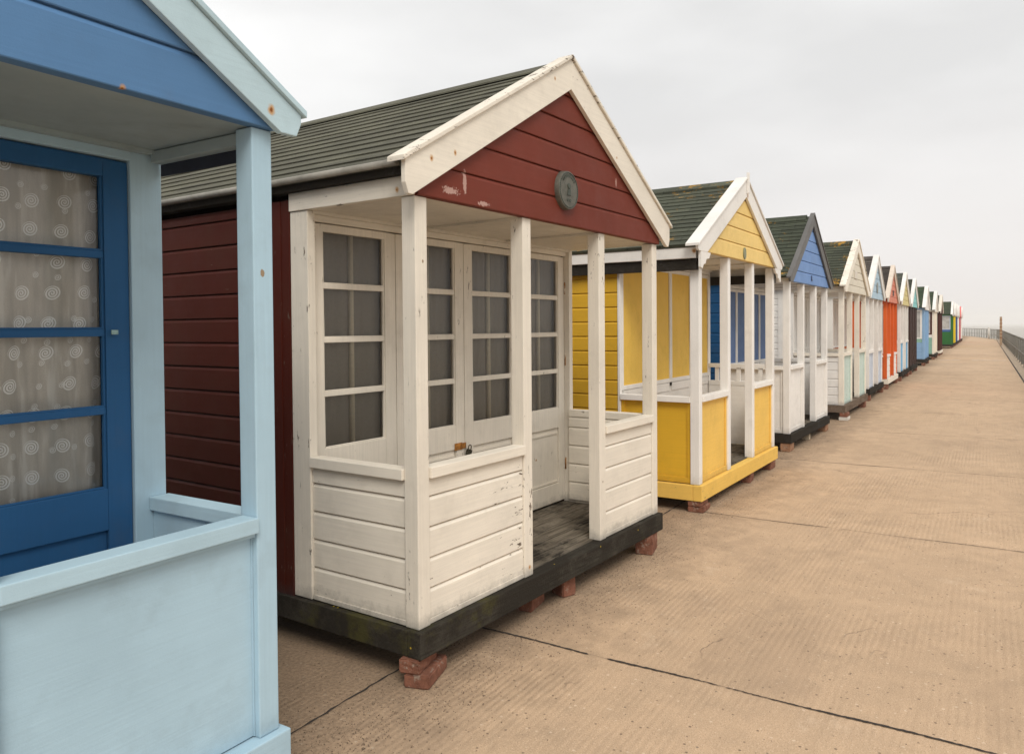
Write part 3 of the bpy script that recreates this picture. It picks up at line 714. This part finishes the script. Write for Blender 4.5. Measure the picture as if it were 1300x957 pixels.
# plaque, part of the gable
m = MB(); pc = (1.262, 2.385)
m.cyl((pc[0], -.050, pc[1]), (pc[0], -.017, pc[1]), .108, .112, seg=48)
pq = m.build('plaque', plain((.135,.13,.105), .55, .3, .35, 'cast_plaque', 30), gp, .002, 'round dark grey cast plaque')
m = MB()
for i in range(48):
    a = 2*math.pi*i/48; b = 2*math.pi*(i+1)/48
    m.cyl((pc[0]+.099*math.cos(a), -.0505, pc[1]+.099*math.sin(a)), (pc[0]+.099*math.cos(b), -.0505, pc[1]+.099*math.sin(b)), .003, seg=6)
for i in range(9):       # worn raised letters along the top edge
    a = math.radians(138-i*12); m.box(-.0035-.002*(i % 2), .0035, -.053, -.050, -.008, .008, Matrix.Translation((pc[0]+.082*math.cos(a), 0, pc[1]+.082*math.sin(a))) @ Matrix.Rotation(-(a-math.pi/2), 4, 'Y'))
m.cyl((pc[0], -.057, pc[1]+.022), (pc[0], -.0495, pc[1]+.022), .013, .018, seg=16)
m.prism([(pc[0]-.02, pc[1]-.03), (pc[0]+.018, pc[1]-.03), (pc[0]+.013, pc[1]+.006), (pc[0]-.012, pc[1]+.006)], -.055, -.0495)
for dx in (-.014, .014): 
    m.cyl((pc[0]+dx, -.053, pc[1]-.058), (pc[0]+dx, -.0495, pc[1]-.058), .009, seg=12)
m.build('relief', plain((.075,.085,.07), .6, .3, .3, 'cast_plaque', 30), pq)
# hasp, hinges
m = MB(); hx = 1.262; hz = .852
m.box(hx-.075, hx-.005, P-.006, P-.001, hz-.022, hz+.022); m.box(hx-.006, hx+.034, P-.009, P-.0035, hz-.018, hz+.018)
m.cyl((hx-.008, P-.006, hz-.022), (hx-.008, P-.006, hz+.022), .005, seg=10)
rusty = plain((.40,.17,.035), .85, .1, .7, 'rusty_steel', 40)
m.build('hasp', rusty, leaves[1], .001)
for lf, xs in ((leaves[0], .045), (leaves[3], W-.045)):
    for zz in (.55, 1.35, 1.90):
        m = MB(); m.box(xs-.018, xs+.018, P-.049, P-.0455, zz-.045, zz+.045) if False else m.box(xs-.002, xs+.022, P-.004, P-.0005, zz-.045, zz+.045); m.cyl((xs, P-.006, zz-.045), (xs, P-.006, zz+.045), .006, seg=10)
        m.build('hinge', paint(CREAM,'v',wear=.5,seed=6,chip=(.3,.14,.04)), lf)
for lf, i in zip(leaves, range(4)):       # kick board moulding on the lower door panels
    lw = (W-.09)/4; a = .045+i*lw+.088; b = .045+(i+1)*lw-.088
    for z0 in (.42, .788):
        m = MB(); m.box(a+.01, b-.01, P+.006, P+.0135, z0, z0+.012); m.build('panel_moulding', paint(sc3(CREAM,.97),'h',seed=2.0), lf)
# padlock
pl = thing('padlock', 'dark weathered padlock hanging from the rusty hasp on the cream doors', 'padlock', root.location, root.rotation_euler.z)
m = MB(); R = Matrix.Translation((hx+.045, P-.022, hz-.045)) @ Matrix.Rotation(.35, 4, 'Y')
m.box(-.021, .021, -.009, .009, -.026, .018, R); m.build('lock_body', plain((.07,.065,.045), .45, .6, .5, 'old_brass', 60), pl, .003)
m = MB(); pts = []
for i in range(13):
    a = math.pi*i/12; pts.append(tuple(R @ Vector((.014*math.cos(a), 0, .032+.014*math.sin(a)))))
pts = [tuple(R @ Vector((.014,0,.015)))] + pts + [tuple(R @ Vector((-.014,0,.015)))]
m.tube(pts, .0035); m.build('shackle', plain((.10,.075,.05), .5, .7, .5, 'old_steel', 60), pl)
# curtain behind the maroon hut's panes
cur = thing('curtain', 'grey brown curtains behind the panes of the cream doors', 'curtain', root.location, root.rotation_euler.z)
m = MB(); n = 520; yb = P+.062
xs = [(.06+(W-.12)*i/n) for i in range(n+1)]
fy = lambda x: yb + .0025*math.sin(x*95+1.5*math.sin(x*7)) + .004*math.sin(x*31)
for a, b in zip(xs, xs[1:]): m.quad((a, fy(a), .93), (b, fy(b), .93), (b, fy(b), 2.13), (a, fy(a), 2.13), True)
m.build('fabric', plain((.345,.32,.285), .9, 0, .08, 'curtain_cloth', 60), cur)
for i in range(4):  # added strip per leaf, paler colour standing in for a fold catching light
    lw = (W-.09)/4; xc = .045+i*lw+lw*.52
    m = MB(); m.cyl((xc, yb-.012, .93), (xc, yb-.012, 2.13), .016, seg=10); m.build('light_fold', plain((.80,.74,.60), .9, 0, .1, 'light_fold_cloth', 60), cur)

# swirl curtain in the pale blue hut
root1, leaves1, gp1 = H[1]
m = MB(); x0, x1 = .06, 2.53; n = 700; yb = .63+.075
def fy1(x, z):
    k = .35+.65*min(1, max(0, (2.15-z)/.9))
    return yb + k*(.014*math.sin(x*27+.9*math.sin(x*5)) + .0045*math.sin(x*71+1)) 
zs_ = [.86+.134*i for i in range(11)]
me = bpy.data.meshes.new('curtain'); vv = []; ff = []; uvs = []
for j, z in enumerate(zs_):
    s = 0; px_, py_ = None, None
    for i in range(n+1):
        x = x0+(x1-x0)*i/n + .006*math.sin(z*1.7+i*.02)*(2.2-z); yv = fy1(x, z)
        if px_ is not None: s += math.hypot(x-px_, (yv-py_)*1.2)
        px_, py_ = x, yv
        vv.append((x, yv, z)); uvs.append((s, z))
for j in range(len(zs_)-1):
    for i in range(n):
        a = j*(n+1)+i; ff.append((a, a+1, a+n+2, a+n+1))
me.from_pydata(vv, [], ff); uvl = me.uv_layers.new(name='UVMap')
for lp in me.loops: uvl.data[lp.index].uv = uvs[lp.vertex_index]
for p in me.polygons: p.use_smooth = True
me.materials.append(curtain_spiral())
o = bpy.data.objects.new('curtain', me); COL.objects.link(o); o.location = root1.location; o.rotation_euler = root1.rotation_euler
tag(o, 'beige net curtain with white swirls behind the dark blue door', 'curtain')
# broken door catch on the blue hut
m = MB(); m.cyl((2.405, .618, 1.595), (2.405, .632, 1.595), .008, seg=10); m.box(2.390, 2.414, .614, .619, 1.587, 1.603)
m.build('latch', plain((.30,.45,.44), .5, .2, .4, 'painted_metal', 60), leaves1[2])

# number plate on yellow hut, emblems on others
_, _, g3 = H[3]
m = MB(); m.cyl((0,0,0), (0,-.012,0), .05, seg=28); o = m.build('number_plate', plain((.24,.25,.15), .5, .2, .2, 'plate', 40), g3); o.scale = (.8,1,1.15); o.location = (1.25, -.022, 2.315)
_, _, g4 = H[4]
m = MB(); m.box(1.13, 1.155, -.034, -.0225, 2.215, 2.285); m.box(1.155, 1.20, -.034, -.0225, 2.215, 2.232); m.build('number_sign', plain((.05,.07,.14), .5, 0, .2, 'sign', 40), g4)
_, _, g5 = H[5]
m = MB(); m.box(1.02, 1.28, -.034, -.0225, 2.43, 2.56); m.build('name_board', paint((.70,.64,.55),'h',wear=.2), g5)
_, _, g6 = H[6]
m = MB(); m.cyl((1.225,-.034,2.42), (1.225,-.0225,2.42), .12, seg=28); m.build('emblem', plain((.26,.27,.25), .6, 0, .5, 'emblem', 20), g6)
_, _, g7 = H[7]
m = MB(); m.box(1.17, 1.38, -.034, -.0225, 2.35, 2.49); m.build('sign', plain((.06,.04,.035), .6, 0, .4, 'sign_dark', 20), g7)
# short balusters under the high rail inside the yellow hut
r3 = H[3][0]
for ch in r3.children:
    pass
for k in range(5):
    m = MB(); m.box(2.49-.055, 2.49-.030, .12+k*.125, .165+k*.125, .9665, 1.1195); m.build('baluster', paint(WHITE,'v',seed=3.0), r3)
m = MB(); m.box(2.49-.07, 2.49-.012, .0815, .735, 1.12, 1.165); m.build('handrail', paint(WHITE,'h',seed=3.0), r3, .003)
# latch
_, lv3, _ = H[3]
m = MB(); m.cyl((1.245, .735, 1.0), (1.245, .752, 1.0), .016, seg=12); m.box(1.20, 1.235, .742, .7475, .985, 1.012); m.build('latch', plain((.03,.025,.02), .5, .5, .3, 'dark_latch', 40), lv3[1])
for k, zz in enumerate((1.42, 1.82)):
    for i in (0, 2):
        m = MB(); xx = .045+(i+1)*(2.62-.09)/4
        m.box(xx-.05, xx+.05, .835, .84, zz-.03, zz+.03); m.build('hasp', plain((.03,.028,.025), .5, .5, .3, 'dark_latch', 40), H[5][1][i])

# ------------------------------------------------------------------ bricks that prop the huts up
def brick(root, x, y, z, rz, label, frog=False, size=(.215,.1025,.065), mat=BRICK):
    w, d, h = size
    bm = bmesh.new(); bmesh.ops.create_cube(bm, size=1.0)
    bmesh.ops.scale(bm, vec=(w, d, h), verts=bm.verts)
    bmesh.ops.bevel(bm, geom=bm.edges[:], offset=.006, segments=2, affect='EDGES')
    if frog:
        top = [f for f in bm.faces if f.normal.z > .9 and f.calc_area() > .005]
        r = bmesh.ops.inset_region(bm, faces=top, thickness=.018); 
        for f in top: bmesh.ops.translate(bm, vec=(0,0,-.015), verts=f.verts)
    bmesh.ops.subdivide_edges(bm, edges=[e for e in bm.edges if e.calc_length() > .05], cuts=3, use_grid_fill=True)
    for v in bm.verts: v.co += Vector((random.uniform(-1,1), random.uniform(-1,1), random.uniform(-1,1)))*.0016
    me = bpy.data.meshes.new('brick'); bm.to_mesh(me); bm.free(); me.materials.append(mat)
    o = bpy.data.objects.new('brick', me); COL.objects.link(o)
    R = Matrix.Rotation(root.rotation_euler.z, 4, 'Z')
    p = R @ Vector((x, y, 0))
    o.location = (root.location.x+p.x, root.location.y+p.y, z+h/2); o.rotation_euler = (0, 0, root.rotation_euler.z+rz)
    return tag(o, label, 'brick', 'bricks propping up the beach huts')
b2 = H[2][0]
brick(b2, .085, .035, .001, .35, 'lower weathered red brick under the near corner of the maroon hut', size=(.24,.12,.062))
brick(b2, .055, .055, .064, .30, 'upper frogged red brick under the near corner of the maroon hut', size=(.20,.1,.065))
brick(b2, 1.10, .13, .001, .2, 'red brick half hidden under the front of the maroon hut, left of the upright one', size=(.20,.1,.128))
brick(b2, 1.375, .07, .001, 1.2, 'pinkish rounded brick standing upright under the middle of the maroon hut', size=(.11,.10,.128))
brick(b2, 2.46, .03, .001, .25, 'red brick under the far front corner of the maroon hut', size=(.21,.12,.128))
b3 = H[3][0]
brick(b3, .10, .04, .001, .08, 'lower stained brick under the near corner of the yellow hut', size=(.225,.14,.05))
brick(b3, .09, .045, .0515, 0, 'upper red brick under the near corner of the yellow hut', size=(.215,.11,.048))
brick(b3, 1.55, .05, .001, .1, 'red brick pile under the middle of the yellow hut', size=(.215,.12,.098))
brick(b3, 2.38, .05, .001, 0, 'red brick pile under the far corner of the yellow hut', size=(.215,.12,.098))
b4 = H[4][0]
pale_brick = brick_mat((.36,.20,.12))
brick(b4, .09, .05, .001, 0, 'pale brown brick under the near corner of the blue gabled hut with white panels', size=(.215,.12,.108), mat=pale_brick)
brick(b4, 1.2, .06, .001, 0, 'narrow pale block under the middle of the blue gabled hut with white panels', size=(.07,.1,.108), mat=plain((.45,.38,.28),.9,0,.3,'pale_block'))
brick(b4, 2.26, .05, .001, 0, 'brown brick under the far corner of the blue gabled hut with white panels', size=(.215,.12,.108), mat=pale_brick)
b5 = H[5][0]
brick(b5, .10, .0, .001, 0, 'white painted block on the ground under the near corner of the mint panelled hut', size=(.28,.14,.055), mat=plain((.62,.58,.52),.85,0,.2,'white_block'))
brick(b5, .10, .0, .057, 0, 'red brick on the white block under the mint panelled hut', size=(.26,.12,.071))
brick(b5, 2.40, .04, .001, 0, 'dark red brick under the far corner of the mint panelled hut', size=(.215,.12,.128))
names = {6:'light blue gabled hut', 7:'orange hut', 8:'sky blue panelled hut', 9:'closed dark brown hut', 10:'mid blue hut with side window', 11:'cream hut with sea green side', 12:'dark maroon closed hut', 13:'green hut', 14:'bright yellow hut', 15:'navy hut', 16:'white hut beside the crimson one', 17:'crimson hut', 18:'last white hut'}
for i, nm in names.items():
    b = H[i][0]
    brick(b, .10, .04, .001, 0, 'red brick under the near corner of the %s' % nm, size=(.22,.12,.128))
    brick(b, 2.38, .04, .001, 0, 'red brick under the far corner of the %s' % nm, size=(.22,.12,.128))
brick(H[1][0], 2.48, .05, .001, 0, 'red brick under the far corner of the pale blue hut', size=(.215,.11,.128))
# the huts' rear ends rest on sleepers, one pair per hut
slm = weathered((.06,.05,.04), (.12,.10,.08), 7.0, False, .4)
lab = {1:'pale blue hut with swirl curtains', 2:'maroon hut', 3:'yellow hut', 4:'blue gabled hut with white panels', 5:'mint panelled hut'}; lab.update(names)
for i, (r, _, _) in H.items():
    m = MB(); m.box(.0, 2.4, 2.5, 2.7, .001, .0985 if i == 3 else .1085)
    local(r, 'timber_sleeper', m, slm, 'dark timber sleeper under the back of the %s' % lab[i], 'sleeper', 'sleepers under the huts')

# ------------------------------------------------------------------ setting
path = [(-30,-1.2),(88,-1.2),(93,-.95),(97.5,-.5),(104,.2),(112,1.1),(124,2.9),(140,6.5),(160,14),(180,26)]
def off(pts, d):
    out = []
    for i, (x, y) in enumerate(pts):
        a = pts[max(0,i-1)]; b = pts[min(len(pts)-1,i+1)]
        t = Vector((b[0]-a[0], b[1]-a[1])).normalized()
        out.append((x+t.y*d, y-t.x*d))   # to the right of travel
    return out
conc = concrete()
def sheet(name, poly, z, mat, kind='structure'):
    me = bpy.data.meshes.new(name); me.from_pydata([(x,y,z) for x,y in poly], [], [tuple(range(len(poly)))]); me.materials.append(mat)
    o = bpy.data.objects.new(name, me); COL.objects.link(o); o['kind'] = kind; return o
def slab(name, poly, z0, z1, mat):
    n = len(poly); v = [(x,y,z0) for x,y in poly]+[(x,y,z1) for x,y in poly]
    f = [tuple(range(n,2*n))]+[(i,(i+1)%n,n+(i+1)%n,n+i) for i in range(n)]
    me = bpy.data.meshes.new(name); me.from_pydata(v, [], f); me.materials.append(mat)
    o = bpy.data.objects.new(name, me); COL.objects.link(o); o['kind'] = 'structure'; return o
inner = off(path, -.33)
slab('promenade', inner + [(185,40),(-30,40)], -3.2, 0.0, conc)
ledge_m = plain((.40,.31,.22), .9, 0, .35, 'old_concrete', 6)
ledge = off(path, -.285)+off(path, .28)[::-1]
slab('sea_wall_ledge', ledge, -3.25, .0, ledge_m)
joint_m = plain((.045,.036,.03), .9, 0, .4, 'bitumen_joint', 30)
m = MB(); a = off(path,-.332); b = off(path,-.283)
for i in range(len(path)-1): m.quad((*b[i],-.012), (*b[i+1],-.012), (*a[i+1],-.012), (*a[i],-.012))
struct(m.build('kerb_joint', joint_m))
# slab joints across the promenade
for k in range(-3, 40):
    X = 3.33+3.075*k; m = MB(); y = -.86; sk = random.uniform(-.01,.01)
    step = .014 if X < 8 else (.03 if X < 20 else .25)
    yend = 8.0 if X < 20 else 2.6
    wbase = .015 if X > 8 else (.017 if k == 0 else .012)
    pw = wbase; px0 = X
    while y < yend:
        w = max(.0012, wbase*(.62+.34*math.sin(y*5.3+k)*math.sin(y*1.7)+random.uniform(-.22,.22)) * (1 if math.sin(y*2.9+k*2.1)+.5*math.sin(y*11) > -1.38 else .12)); px1 = X+sk*(y)+ .005*math.sin(y*7+k)+random.uniform(-.002,.002)
        m.quad((px0-pw/2, y, .004), (px0+pw/2, y, .004), (px1+w/2, y+step, .004), (px1-w/2, y+step, .004)); px0, pw = px1, w; y += step
    struct(m.build('slab_joint', joint_m))
m = MB(); x = .5; py_ = 2.33; pw = .02
while x < 30:
    w = max(.002, .013*(.7+random.uniform(-.4,.4))); y2 = 2.33+.008*math.sin(x*3.1)+random.uniform(-.004,.004)
    m.quad((x, py_-pw/2, .0035), (x+.04, y2-w/2, .0035), (x+.04, y2+w/2, .0035), (x, py_+pw/2, .0035)); py_, pw = y2, w; x += .04
struct(m.build('slab_joint', joint_m))
pl_m = plain((.62,.52,.42), .85, 0, .25, 'worn_white_paint', 3)
m = MB(); y = -.75
while y < 1.9:
    w = random.uniform(.12,.5)
    if random.random() > .25: m.quad((39.3,y,.0045),(39.62,y,.0045),(39.62,y+w,.0045),(39.3,y+w,.0045))
    y += w+.03
struct(m.build('painted_line', pl_m))
# grit swept against the huts
rg = random.Random(3); me_v = []; me_f = []
def stone(x, y, z, r):
    n = len(me_v); a0 = rg.random()*6.28
    me_v.extend([(x+r*math.cos(a0+q*2.09)*rg.uniform(.7,1.2), y+r*math.sin(a0+q*2.09)*rg.uniform(.7,1.2), z) for q in range(3)])
    me_v.append((x, y, z+r*rg.uniform(.6,1.1)))
    me_v.append((x+r*.3, y-r*.2, z+r*.4))
    me_f.extend([(n,n+1,n+3),(n+1,n+2,n+3),(n+2,n,n+3)])
for i in range(15000):
    X = 1.7+22*(rg.random()**1.8); Y = 2.05+rg.gauss(0,.15)+(.35*rg.random() if rg.random() > .5 else 0)
    stone(X, Y, .0, rg.uniform(.0015,.005)*(1+(rg.random() > .985)*1.4))
for i in range(1200):
    stone(1.5+12*rg.random(), rg.uniform(-.8,2.0), .0, rg.uniform(.0015,.004))
me = bpy.data.meshes.new('grit'); me.from_pydata(me_v, [], me_f); me.materials.append(plain((.21,.15,.10), .9, 0, .8, 'grit', 90))
o = bpy.data.objects.new('grit', me); COL.objects.link(o); tag(o, 'dark grit and small stones swept against the hut fronts', 'grit', None, 'stuff')

# beach and sea
t = NT('sand'); vo = t.obj(); n = t.noise(vo, 1.5, 6, .7)
t.bsdf(t.mix(n, (.34,.25,.16), (.48,.37,.26)), .95, t.bump(t.noise(vo, 14, 6, .7), .6, .03)); sand = t.m
edge = off(path, .28)
wat = off(path, 9.0)
m = MB()
for i in range(len(path)-1): m.quad((*wat[i],-4.2), (*wat[i+1],-4.2), (*edge[i+1],-2.2), (*edge[i],-2.2))
struct(m.build('beach', sand))
t = NT('sea_water'); vo = t.obj((1, .35, 1)); 
wv = t.math('ADD', t.noise(vo, .25, 6, .6), t.math('MULTIPLY', t.noise(vo, 1.2, 4, .6), .4))
foam = t.rng(t.math('MULTIPLY', t.noise(t.obj((.02,.25,1)), 1.0, 6, .7), t.noise(vo, .8, 4)), .30, .36, 0, .7)
t.bsdf(t.mix(foam, (.30,.27,.22), (.75,.73,.69)), .4, t.bump(wv, .35, .3), spec=.5)
SEA = sheet('sea', [(-9000,-9000),(9000,-9000),(9000,9000),(-9000,9000)], -3.9, t.m)
# inland ground behind the huts
m = MB(); gz = plain((.10,.105,.045), .95, 0, .5, 'rough_grass', 1.5)
m.quad((-60,40,-.0),(185,40,-.0),(170,120,3),(-60,120,3)); m.quad((-60,40,-5),(185,40,-5),(185,40,0),(-60,40,0))
struct(m.build('hillside', gz))

# ---- railing along the sea wall
rail = thing('railing', 'grey metal railing with fine upright bars along the sea wall', 'railing', (0,0,0))
rm = plain((.25,.24,.21), .6, .3, .35, 'galvanised_steel', 12); rm_l = plain((.42,.40,.36), .55, .2, .3, 'pale_steel', 12)
dense = []
acc = 0
segs = [(Vector((path[i][0], path[i][1],0)), Vector((path[i+1][0], path[i+1][1],0))) for i in range(len(path)-1)]
def along(s):
    for a, b in segs:
        L = (b-a).length
        if s <= L: return a+(b-a)*(s/L)
        s -= L
    return segs[-1][1]
S0 = 33.0; total = sum((b-a).length for a, b in segs); sp = 2.2; npst = int((min(total, 196)-S0)/sp)
hr = MB(); mr = MB()
for i in range(npst):
    p = along(S0+i*sp); q = along(S0+(i+1)*sp)
    m = MB(); m.cyl((p.x,p.y,0), (p.x,p.y,1.02), .024, seg=8); m.cyl((p.x,p.y,0), (p.x,p.y,.012), .06, seg=8)
    m.build('railing_post', rm, rail)
    hr.cyl((p.x,p.y,1.02), (q.x,q.y,1.02), .026, seg=8)
    mr.cyl((p.x,p.y-.003,.46), (q.x,q.y-.003,.46), .020, seg=6)
    m = MB(); nb = 14 if S0+i*sp < 130 else 7
    m.cyl((p.x,p.y,.09), (q.x,q.y,.09), .012, seg=5)
    for k in range(1, nb):
        r = p+(q-p)*(k/nb); m.cyl((r.x,r.y,.09), (r.x,r.y,1.0), .007, seg=4, cap=False)
    if i < 99: m.build('bar_panel', rm, rail)
hr.build('top_rail', rm, rail); mr.build('middle_rail', rm_l, rail)
# tall timber post by the railing and a short bollard
tp = thing('timber_post', 'tall slim timber post with rusty bands beside the railing', 'post', (66.5,-.92,0))
m = MB(); m.box(-.075,.075,-.075,.075,0,2.12); m.build('shaft', weathered((.30,.20,.13),(.50,.38,.27),4,False,.1), tp, .01)
for k in range(6):
    m = MB(); m.box(-.079,.079,-.079,.079, .55+k*.26, .63+k*.26); m.build('band', plain((.28,.13,.06), .8, 0, .4, 'rust_band', 12), tp)
bo = MB(); bo.cyl((97.0,-.25,0),(97.0,-.25,1.15),.09,.08,seg=12); bo.cyl((97.0,-.25,1.15),(97.0,-.25,1.22),.10,.05,seg=12)
tag(bo.build('bollard', plain((.66,.62,.56), .7, 0, .2, 'white_post', 8)), 'short white bollard where the railing bends', 'bollard')

# ------------------------------------------------------------------ camera
F, CXp, CYp = 969.0, 650.0, 434.0
yaw = math.atan((1252-650)/F); pitch = math.atan(18/F); roll = math.radians(.45)
fwd = Vector((math.cos(yaw)*math.cos(pitch), math.sin(yaw)*math.cos(pitch), -math.sin(pitch)))
r = fwd.cross(Vector((0,0,1))).normalized(); u = r.cross(fwd)
r2 = r*math.cos(roll) - u*math.sin(roll); u2 = r*math.sin(roll) + u*math.cos(roll)
cam = bpy.data.cameras.new('camera'); co = bpy.data.objects.new('camera', cam); COL.objects.link(co)
M = Matrix(((r2.x,u2.x,-fwd.x,0),(r2.y,u2.y,-fwd.y,0),(r2.z,u2.z,-fwd.z,1.6),(0,0,0,1)))
co.matrix_world = M
cam.sensor_fit = 'HORIZONTAL'; cam.sensor_width = 36; cam.lens = F/1300*36
cam.shift_y = -(478.5-434)/1300; cam.clip_start = .05; cam.clip_end = 30000
sc.camera = co

# ------------------------------------------------------------------ light: overcast, a veiled sun over the sea
az = math.radians(-138); el = math.radians(48)       # direction TO the sun, measured from +x
sd = Vector((math.cos(az)*math.cos(el), math.sin(az)*math.cos(el), math.sin(el)))
ld = bpy.data.lights.new('sun', 'SUN'); lo = bpy.data.objects.new('sun', ld); COL.objects.link(lo)
ld.energy = 1.5; ld.angle = math.radians(28); ld.color = (1.0,.95,.87)
lo.rotation_euler = sd.to_track_quat('Z','Y').to_euler(); lo.location = (0,-10,20)

# sea haze: one closed box of even, thin air
m = MB(); m.box(-300, 3200, -1500, 1500, -5, 30)
hz = m.build('haze', bpy.data.materials.new('haze')); hz['kind'] = 'stuff'
hm = hz.data.materials[0]; hm.use_nodes = True; hm.node_tree.nodes.clear()
ho = hm.node_tree.nodes.new('ShaderNodeOutputMaterial'); hv = hm.node_tree.nodes.new('ShaderNodeVolumePrincipled')
hv.inputs['Color'].default_value = (1,.99,.97,1); hv.inputs['Density'].default_value = .0005; hv.inputs['Anisotropy'].default_value = .0
hm.node_tree.links.new(hv.outputs[0], ho.inputs['Volume'])
w = bpy.data.worlds.new('World'); sc.world = w; w.use_nodes = True
nt = w.node_tree; nt.nodes.clear()
N = nt.nodes.new; Lk = nt.links.new
out = N('ShaderNodeOutputWorld')
sky = N('ShaderNodeTexSky'); sky.sky_type = 'NISHITA'; sky.sun_disc = False; sky.sun_elevation = el; sky.sun_rotation = math.pi/2 - az
sky.dust_density = 4
bg1 = N('ShaderNodeBackground'); bg1.inputs[1].default_value = .08; Lk(sky.outputs[0], bg1.inputs[0])
tc = N('ShaderNodeTexCoord'); mp = N('ShaderNodeMapping'); mp.inputs['Scale'].default_value = (1,1,3.2); Lk(tc.outputs['Generated'], mp.inputs[0])
no = N('ShaderNodeTexNoise'); no.inputs['Scale'].default_value = 1.6; no.inputs['Detail'].default_value = 5; no.inputs['Roughness'].default_value = .5; Lk(mp.outputs[0], no.inputs['Vector'])
cr = N('ShaderNodeValToRGB'); Lk(no.outputs['Fac'], cr.inputs[0])
cr.color_ramp.elements[0].position = .34; cr.color_ramp.elements[0].color = (.79,.785,.775,1)
cr.color_ramp.elements[1].position = .66; cr.color_ramp.elements[1].color = (1.03,1.025,1.01,1)
# paler, slightly warmer low down, like distant murk
sx = N('ShaderNodeSeparateXYZ'); Lk(tc.outputs['Generated'], sx.inputs[0])
mr_ = N('ShaderNodeMapRange'); mr_.inputs['From Min'].default_value = .0; mr_.inputs['From Max'].default_value = .28; Lk(sx.outputs[2], mr_.inputs['Value'])
mx = N('ShaderNodeMix'); mx.data_type = 'RGBA'; Lk(mr_.outputs[0], mx.inputs[0]); mx.inputs[6].default_value = (.84,.80,.785,1); Lk(cr.outputs[0], mx.inputs[7])
bg2 = N('ShaderNodeBackground'); bg2.inputs[1].default_value = .75; Lk(mx.outputs[2], bg2.inputs[0])
ms = N('ShaderNodeMixShader'); ms.inputs[0].default_value = .92; Lk(bg1.outputs[0], ms.inputs[1]); Lk(bg2.outputs[0], ms.inputs[2]); Lk(ms.outputs[0], out.inputs[0])

sc.view_settings.view_transform = 'Standard'; sc.view_settings.look = 'None'
sc.view_settings.exposure = .5; sc.view_settings.gamma = 1; sc.view_settings.use_curve_mapping = False
sc.cycles.max_bounces = 6; sc.cycles.diffuse_bounces = 4; sc.cycles.volume_bounces = 2; sc.cycles.transparent_max_bounces = 12
